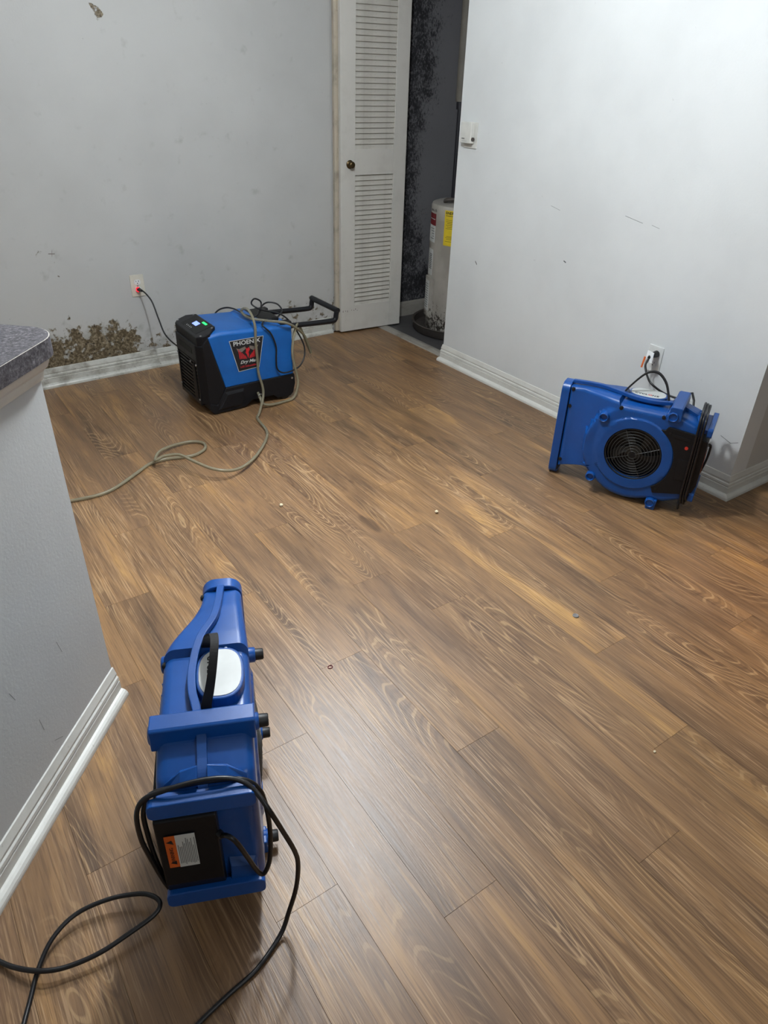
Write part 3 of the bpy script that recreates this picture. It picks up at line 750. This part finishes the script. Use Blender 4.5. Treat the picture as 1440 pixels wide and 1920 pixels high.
LC = [[.606, .002, .283], [.62, .014, .300], [.627, .028, .288], [.622, .043, .232], [.610, .058, .160], [.607, .070, .140], [.606, .082, .17], [.600, .088, .21], [.592, .090, .27], [.586, .086, .33], [.582, .076, .372],
      [.578, .05, .398], [.574, 0, .402], [.574, -.061, .400], [.576, -.112, .392], [.580, -.130, .355], [.58, -.133, .302], [.58, -.130, .212], [.580, -.120, .13], [.578, -.105, .068], [.582, -.115, .100], [.586, -.126, .156], [.588, -.138, .236], [.588, -.144, .29], [.588, -.141, .357],
      [.585, -.124, .392], [.585, -.087, .408], [.58, -.033, .414], [.58, .013, .413], [.585, .047, .404], [.6, .07, .391], [.63, .093, .37], [.629, .114, .3], [.627, .133, .23], [.626, .138, .18], [.63, .131, .11], [.642, .113, .05],
      [.665, .092, .012], [.717, .043, .006], [.752, -.011, .006], [.793, -.069, .006], [.826, -.1, .006]]
pc = G().tube(LC, .0048, 10, sub=5).out('power_cord', 'cord', mover_a, smooth=True, label='black cord looped over the rear hooks and trailing to the floor')
LC2 = [[.74, -.379, .006], [.695, -.376, .006], [.642, -.37, .012], [.593, -.352, .02], [.555, -.314, .025], [.538, -.253, .03], [.54, -.192, .035], [.554, -.159, .04], [.573, -.144, .04], [.592, -.157, .035], [.617, -.204, .03], [.64, -.254, .025], [.653, -.308, .022], [.655, -.353, .024], [.638, -.403, .016], [.613, -.447, .008], [.571, -.508, .006], [.50, -.56, .006]]
G().tube([(.826, -.1, .006), (.87, -.16, .006), (.89, -.26, .006), (.86, -.34, .006), (.80, -.38, .006)]+LC2, .0048, 10, sub=5).out('power_cord', 'cord', mover_a, smooth=True, label='loose loop of black cord lying on the floor')

RC = [(.604, .0, .283), (.612, .014, .272), (.610, .035, .20), (.598, .050, .125), (.585, .02, .060), (.582, -.07, .058)]
for k, (ds, dy) in enumerate(((.0, 0), (-.010, .004), (-.019, .0))):
    zt = .430+.004*k
    RC += [(.580+ds, -.124+dy, .10), (.578+ds, -.127+dy, .20), (.576+ds, -.127+dy, .32), (.574+ds, -.125+dy, .405), (.572+ds, -.100, zt), (.570+ds, -.04, zt-.006), (.568+ds, .05, zt-.008), (.566+ds, .088, .39), (.570+ds, .090, .25), (.574+ds, .088, .10), (.574+ds, .05, .062), (.576+ds, -.05, .056), (.578+ds, -.105, .060)]
Mi = (Matrix.Translation(mover_b.location) @ Matrix.Rotation(mover_b.rotation_euler.z, 4, 'Z')).inverted()
def tl(p): return tuple(Mi @ Vector(p))
lead = [(2.57, 1.45, .40), (2.60, 1.53, .37), (2.585, 1.60, .375), (2.565, 1.655, .402), (2.59, 1.70, .418), (2.605, 1.722, .432), (2.612, 1.735, .452), (2.628, 1.738, .478)]
lead = [tl(p) for p in lead]
G().tube(RC+lead, .0046, 9, sub=4).out('power_cord', 'cord', mover_b, smooth=True, label='black cord wound on the rear hooks and plugged into the wall')
def pm(g_, name, mat, parent=mover_b, **k): return g_.xf(Mi).out(name, mat, parent, **k)
pm(G().cyl((2.681, 1.740, .486), (2.650, 1.738, .487), .015, 16, .012).cyl((2.650, 1.738, .487), (2.628, 1.738, .478), .012, 14, .007), 'plug', 'rubber', smooth=True, auto=40)
pm(G().add([(2.640, 1.756, .505), (2.637, 1.722, .503), (2.628, 1.718, .462), (2.626, 1.750, .458), (2.638, 1.757, .505), (2.635, 1.723, .503), (2.626, 1.719, .462), (2.624, 1.751, .458)],
            [(0, 1, 2, 3), (7, 6, 5, 4), (0, 4, 5, 1), (1, 5, 6, 2), (2, 6, 7, 3), (3, 7, 4, 0)]), 'cord_tag', 'tag_white', label='white paper tag on the plug')
pm(G().add([(2.626, 1.758, .480), (2.624, 1.750, .480), (2.606, 1.744, .438), (2.608, 1.752, .436), (2.624, 1.759, .480), (2.622, 1.751, .480), (2.604, 1.745, .438), (2.606, 1.753, .436)],
            [(0, 1, 2, 3), (7, 6, 5, 4), (0, 4, 5, 1), (1, 5, 6, 2), (2, 6, 7, 3), (3, 7, 4, 0)]), 'cord_tag', 'orange', label='orange strip of the plug tag')

# ------------------------------------------------------------------ dehumidifier
DX, DY = 1.15, 3.15
dh = empty('dehumidifier', (DX, DY, 0), label='bright blue and black portable dehumidifier against the back wall', category='dehumidifier')
W_ = .335
# blue shroud: side profile in x-z with bevelled shoulders
g_ = G()
secs = [(.045, .404, .0), (.12, .412, 0), (.30, .402, 0), (.495, .390, 0)]
rows = []
for x, zt, _ in secs:
    cr = 0 if x < .1 else .004
    rows.append([(x, 0, .130), (x, 0, zt-.014), (x, .012, zt), (x, .05, zt+cr), (x, W_-.05, zt+cr), (x, W_-.012, zt), (x, W_, zt-.014), (x, W_, .130)])
# front edge slants back towards the bottom on the flanks
rows[0][0] = (.112, 0, .130); rows[0][1] = (.048, 0, .392); rows[0][6] = (.048, W_, .392); rows[0][7] = (.112, W_, .130)
k = 8; vs = [p for r_ in rows for p in r_]
fs = [(i*k+j, i*k+(j+1) % k, (i+1)*k+(j+1) % k, (i+1)*k+j) for i in range(len(rows)-1) for j in range(k)]+[tuple(range(k))[::-1], tuple((len(rows)-1)*k+j for j in range(k))]
g_.add(vs, fs).out('shroud', 'cyan', dh, auto=25, bevel=.004)
# raised rear top deck with recess for the handle
G().box((.33, .085, .394), (.47, .285, .413)).out('handle_recess', 'matte_black', dh, bevel=.006)
G().prism([(.27, .400), (.33, .420), (.36, .418), (.36, .398), (.27, .395)], lambda u, v, y: (u, y, v), .07, .30).out('top_ridge', 'cyan', dh, bevel=.003)
# black front bezel
fr_ = [(-.0, .055), (-.004, .345), (.006, .372), (.070, .418), (.080, .418), (.062, .395), (.118, .128), (.075, .062), (.055, .045)]
def wedge(y0, y1, poly): return G().prism(poly, lambda u, v, y: (u, y, v), y0, y1)
sidep = [(.018, .055), (.014, .350), (.020, .372), (.046, .398), (.112, .135), (.085, .075), (.06, .045)]
for y0, y1 in ((-.003, .030), (W_-.030, W_+.003)): wedge(y0, y1, sidep).out('front_cheek', 'black', dh, bevel=.006)
# chamfered front corners
for s in (0, 1):
    ya, yb_ = (-.001, .040) if s == 0 else (W_+.001, W_-.040)
    vs = [(.020, ya, .050), (.016, ya, .355), (-.006, yb_, .352), (-.004, yb_, .058), (.05, ya, .050), (.05, ya, .372), (.04, yb_, .38), (.04, yb_, .058)]
    mesh('corner_post', vs, [(0, 1, 2, 3), (4, 7, 6, 5), (0, 4, 5, 1), (1, 5, 6, 2), (2, 6, 7, 3), (3, 7, 4, 0)], 'black', dh, bevel=.003)
G().box((.004, .038, .052), (.05, W_-.038, .35)).out('filter_bed', 'matte_black', dh)
# bezel around filter
g_ = G(); g_.box((-.008, .038, .270), (.02, W_-.038, .356)); g_.box((-.008, .038, .045), (.02, W_-.038, .066)); g_.box((-.008, .038, .06), (.02, .052, .275)); g_.box((-.008, W_-.052, .06), (.02, W_-.038, .275))
g_.out('front_frame', 'black', dh, bevel=.003)
G().box((-.0095, .085, .300), (-.007, W_-.085, .330)).out('grab_slot', 'matte_black', dh, bevel=.004)
# filter grille: diagonal louvres
for i in range(11):
    z = .070+.0185*i
    G().box((-.004, .053, z), (.006, W_-.053, z+.009), Matrix.Translation((0, 0, 0))).out('grille_louvre', 'black', dh, bevel=.001)
G().add([(-.010, .060, .062), (-.010, .110, .062), (-.012, .100, .235), (-.010, .075, .262), (0, .060, .062), (0, .110, .062), (0, .100, .235), (0, .075, .262)],
        [(0, 1, 2, 3), (7, 6, 5, 4), (0, 4, 5, 1), (1, 5, 6, 2), (2, 6, 7, 3), (3, 7, 4, 0)]).out('filter_clip_panel', 'matte_black', dh, bevel=.002)
for y, z in ((.048, .255), (.048, .075), (W_-.046, .255), (W_-.046, .085), (.118, .255)): G().cyl((-.008, y, z), (-.012, y, z), .0055, 12).out('screw', 'steel', dh)
# control panel: slanted dark slab on the front top
PA = Vector((-.002, 0, .352)); 
ctl = [(-.002, .352), (.006, .372), (.030, .396), (.100, .424), (.104, .418), (.085, .400), (.02, .345)]
g_ = G()
pts = [(.0, .030), (.0, W_-.030), (.022, W_-.004), (.070, W_-.004), (.108, W_-.050), (.108, .050), (.060, .004), (.022, .004)]
zf = lambda x: .392+.034*(x/.108)
vs = [(x, y, zf(x)+.004) for x, y in pts]+[(x, y, .350) for x, y in pts]; n = len(pts)
vs = [(x, y, z) for x, y, z in vs]
fs = [tuple(range(n)), tuple(range(n, 2*n))[::-1]]+[(i, (i+1) % n, (i+1) % n+n, i+n) for i in range(n)]
cpn = g_.add(vs, fs).out('control_panel', 'black', dh, bevel=.004)
sl = math.atan2(.034, .108)
def cpm(x, y, z=0): return frame((x, y, zf(x)+.0043+z), (0, -1, 0), (math.cos(sl), 0, math.sin(sl)))
def onp(x, y, wx, wy, mat, name, th_=.0012, **kk):
    G().box((-wy/2, -wx/2, 0), (wy/2, wx/2, th_)).xf(cpm(x, y)).out(name, mat, cpn, **kk)
onp(.058, W_/2, .088, .20, 'matte_black', 'panel_overlay', .0008, label='glossy black overlay')
onp(.062, .175, .026, .050, 'lcd', 'display', .0016, label='pale violet blue backlit display')
onp(.088, .128, .010, .046, 'led_green', 'status_light', .0018, label='glowing green status bar')
for i in range(4):
    onp(.030, .215-.018*i, .007, .004, 'white', 'button', .0014); onp(.020, .215-.018*i, .002, .008, 'grey_ink', 'button_caption', .0012)
for x, y in ((.020, .02), (.020, W_-.02), (.090, .045), (.095, .29)): G().cyl((x, y, zf(x)), (x, y, zf(x)+.007), .005, 12).out('screw', 'steel', cpn)
# base skirt
sk = [(.008, .060), (.060, .046), (.118, .133), (.150, .128), (.40, .128), (.499, .134), (.502, .080), (.490, .030), (.470, .010), (.400, .006), (.385, .030), (.240, .030), (.220, .008), (.180, .006), (.035, .006), (.015, .030)]
sk = [(.022, .065), (.060, .050), (.112, .131), (.499, .133), (.502, .080), (.488, .030), (.470, .014), (.395, .014), (.375, .036), (.250, .036), (.215, .010), (.120, .004), (.040, .006), (.018, .030)]
G().prism(sk, lambda u, v, y: (u, y, v), -.006, W_+.006).out('base_skirt', 'black', dh, bevel=.005)
G().add([(.10, -.006, .110), (.21, -.006, .112), (.19, -.006, .02), (.06, -.006, .02), (.115, -.013, .095), (.20, -.013, .098), (.18, -.013, .03), (.075, -.013, .03)],
        [(0, 1, 2, 3), (7, 6, 5, 4), (0, 4, 5, 1), (1, 5, 6, 2), (2, 6, 7, 3), (3, 7, 4, 0)]).out('wheel_guard', 'black', dh, bevel=.002)
G().cyl((.482, -.0055, .112), (.482, -.009, .112), .0055, 12).out('screw', 'steel', dh)
for x, y in ((.055, -.001), (.055, W_-.029), (.44, -.001), (.44, W_-.029)):
    G().cyl((x, y, .030), (x, y+.03, .030), .0295, 24).out('wheel', 'rubber', dh, smooth=True, auto=40)
# side badge, trapezoid, near flank faces -y
BY = -.0008
def badge(u, v, d=0.): return (u, BY-d, v)
B0 = [(.151, .362), (.336, .362+.0), (.303, .205), (.189, .199)]
bd = G().prism(B0, lambda u, v, d: (u, BY-d, v), 0, .0006).out('badge', 'white', dh, label='trapezoid badge reading PHOENIX Dry Max with red flames')
ctr = (.245, .285)
G().prism([(ctr[0]+(u-ctr[0])*.965, ctr[1]+(v-ctr[1])*.965) for u, v in B0], lambda u, v, d: (u, BY-d, v), .0006, .0010).out('badge_field', 'ink', bd)
bf = lambda u, v: frame((u, BY-.0013, v), (1, 0, 0), (0, 0, 1))
def bfr(u, v):
    m_ = bf(u, v); return m_
text('lettering', 'PHOENIX', 'white', bd, bf(.243, .343), .030, .0002, .0006, 1.12)
text('lettering', 'Dry Max', 'white', bd, bf(.246, .245), .022, .0002, .0006, 1.15, .35)
text('lettering', 'LGR Dehumidifier', 'redink_dark', bd, bf(.246, .222), .0135, .0002, .0003, .92)
for i in range(5):
    for sgn in (-1, 1):
        u0 = .245+sgn*(.009+.0085*i); h0, h1 = .260+.001*i, .272+.009*i
        G().prism([(u0-.0026, h0), (u0+.0026, h0), (u0+.0028+sgn*.005, h1), (u0+sgn*.0065, h1+.008), (u0-.0028+sgn*.004, h1)], lambda u, v, d: (u, BY-d, v), .0010, .0014).out('flame', 'redink_dark', bd)
G().prism([(.245, .262), (.251, .278), (.249, .292), (.258, .306), (.250, .318), (.244, .310), (.235, .318), (.237, .302), (.233, .292), (.240, .280)], lambda u, v, d: (u, BY-d, v), .0012, .0017).out('flame', 'redink_dark', bd)
for sgn in (-1, 1):
    G().prism([(.245+sgn*.012, .330-.006), (.245+sgn*.045, .315), (.245+sgn*.060, .322), (.245+sgn*.050, .300), (.245+sgn*.030, .298), (.245+sgn*.010, .312)], lambda u, v, d: (u, BY-d, v), .0009, .0013).out('feather', 'greyflame', bd)
# handle: two arms, raised end, cross bar
H0 = G().tube([(.40, .035, .385), (.52, .035, .374), (.74, .035, .362), (.775, .035, .368), (.782, .035, .392), (.786, .035, .410)], .0135, 12, sub=5)
H0.tube([(.40, .295, .385), (.52, .295, .374), (.74, .295, .362), (.775, .295, .368), (.782, .295, .392), (.786, .295, .410)], .0135, 12, sub=5)
H0.cyl((.787, .026, .414), (.787, .304, .414), .0145, 14)
H0.out('pull_handle', 'black', dh, smooth=True, auto=50, label='black tubular pull handle folded out to the rear')
for y in (.035, .295): G().box((.44, y-.020, .362), (.505, y+.020, .405)).out('handle_bracket', 'matte_black', dh, bevel=.004)
Di = Matrix.Translation((-DX, -DY, 0))
DC = [[1.136, 3.93, .452], [1.145, 3.905, .449], [1.155, 3.87, .435], [1.167, 3.83, .400], [1.176, 3.79, .318], [1.188, 3.75, .242], [1.212, 3.65, .205], [1.25, 3.56, .19], [1.30, 3.53, .25], [1.36, 3.515, .35], [1.395, 3.50, .405],
      [1.434, 3.475, .425], [1.458, 3.415, .430], [1.466, 3.304, .428], [1.49, 3.245, .43], [1.545, 3.30, .435], [1.573, 3.335, .460], [1.561, 3.33, .482], [1.532, 3.33, .493], [1.522, 3.34, .465], [1.555, 3.3, .442], [1.602, 3.2, .442], [1.653, 3.19, .401],
      [1.697, 3.19, .338], [1.73, 3.18, .26], [1.717, 3.16, .203], [1.67, 3.14, .164], [1.588, 3.13, .153], [1.547, 3.135, .177], [1.543, 3.136, .235], [1.546, 3.136, .298], [1.522, 3.138, .369], [1.484, 3.150, .415], [1.543, 3.22, .414], [1.61, 3.25, .405], [1.662, 3.28, .425], [1.647, 3.3, .458], [1.605, 3.32, .468], [1.578, 3.34, .448], [1.517, 3.269, .43]]
G().tube(DC, .0042, 9, sub=6).xf(Di).out('power_cord', 'cord', dh, smooth=True, label='black power cord looped over the rear of the unit')
pk = G().cyl((1.137, yb(1.137)-.006, .4475), (1.137, yb(1.137)-.022, .449), .0125, 16, .011).cyl((1.137, yb(1.137)-.022, .449), (1.143, 3.905, .449), .010, 14, .006).xf(Di).out('plug', 'rubber', dh, smooth=True, auto=40)
G().box((1.124, yb(1.137)-.020, .441), (1.1275, yb(1.137)-.012, .458)).box((1.128, yb(1.137)-.0225, .456), (1.139, yb(1.137)-.016, .461)).box((1.1275, yb(1.137)-.0235, .437), (1.134, yb(1.137)-.016, .443)).xf(Di).out('plug_light', 'led_red', pk, label='glowing red indicator in the plug')
HS = [[1.437, 3.19, .09], [1.432, 3.13, .06], [1.433, 3.10, .029], [1.469, 3.09, .014], [1.55, 3.10, .009], [1.617, 3.11, .014], [1.652, 3.12, .067], [1.655, 3.13, .124], [1.640, 3.132, .2], [1.636, 3.134, .264], [1.655, 3.15, .326], [1.695, 3.18, .379], [1.735, 3.21, .33], [1.774, 3.22, .24], [1.793, 3.22, .195], [1.775, 3.21, .235], [1.725, 3.18, .325],
      [1.611, 3.125, .410], [1.535, 3.176, .420], [1.472, 3.225, .426], [1.452, 3.278, .432], [1.45, 3.313, .450], [1.456, 3.258, .472], [1.442, 3.171, .460], [1.44, 3.139, .413], [1.434, 3.133, .344], [1.437, 3.133, .262], [1.437, 3.13, .179], [1.45, 3.12, .104], [1.437, 3.1, .052], [1.374, 3.021, .014], [1.346, 2.981, .008], [1.311, 2.805, .008], [1.189, 2.645, .012], [1.08, 2.55, .02], [.995, 2.512, .035],
      [.925, 2.542, .05], [.878, 2.626, .06], [.847, 2.716, .06], [.794, 2.756, .05], [.756, 2.767, .035], [.801, 2.854, .025], [.878, 2.904, .014], [.968, 2.908, .010], [1.014, 2.867, .008], [.995, 2.807, .008], [.932, 2.776, .008], [.868, 2.79, .008], [.807, 2.807, .008], [.738, 2.799, .008], [.652, 2.739, .008], [.555, 2.674, .008], [.48, 2.65, .008], [.371, 2.661, .008], [.289, 2.685, .008], [.208, 2.687, .008], [.02, 2.70, .008]]
G().tube(HS, .0068, 10, sub=5).out('drain_hose', 'hose', smooth=True, label='clear vinyl drain hose draped over the dehumidifier and looping across the floor', category='hose')
G().tube([(1.433+.012*math.cos(R(a)), 3.118, .06+.012*math.sin(R(a))) for a in range(0, 360, 40)], .0018, 6, closed=True, sub=2).out('hose_clamp', 'steel', bpy.data.objects['drain_hose'], smooth=True)

# ------------------------------------------------------------------ crumbs and bits on the floor
def crumb(loc, r, lab, seed, mat='crumb'):
    bm = bmesh.new(); bmesh.ops.create_icosphere(bm, subdivisions=2, radius=r); rr = random.Random(seed)
    for v in bm.verts: v.co *= rr.uniform(.75, 1.1)
    for v in bm.verts: v.co.z = v.co.z*.75
    zm = min(v.co.z for v in bm.verts)
    for v in bm.verts: v.co.z -= zm
    me = bpy.data.meshes.new('plaster_crumb'); bm.to_mesh(me); bm.free(); me.materials.append(M[mat])
    o = bpy.data.objects.new('plaster_crumb', me); C.objects.link(o); o.location = loc; o['label'] = lab; o['category'] = 'crumb'; o['group'] = 'plaster crumbs on the floor'
crumb((1.065, 2.194, 0), .008, 'cream plaster crumb on the floor left of centre, nearer the looped hose', 1)
crumb((1.565, 1.819, 0), .008, 'cream plaster crumb on the floor right of centre, nearer the right wall', 2)
crumb((1.320, .582, 0), .0035, 'tiny white crumb beside a plank joint in the lower right floor', 3)
G().lathe([(0, 0), (.0095, 0), (.010, .001), (.010, .003), (.0085, .0038), (.0075, .003), (0, .003)], (1.560, 1.075, 0), 24).out('metal_disc', 'disc', smooth=True, auto=40, label='small flat grey metal disc lying on the right part of the floor', category='disc')
G().tube([(.766+.007*math.cos(R(a)), 1.313+.006*math.sin(R(a)), .0013) for a in range(0, 360, 40)], .0012, 6, closed=True, sub=2).out('rubber_ring', 'red_band', smooth=True, label='tiny dark red ring on the floor beyond the near air mover', category='ring')
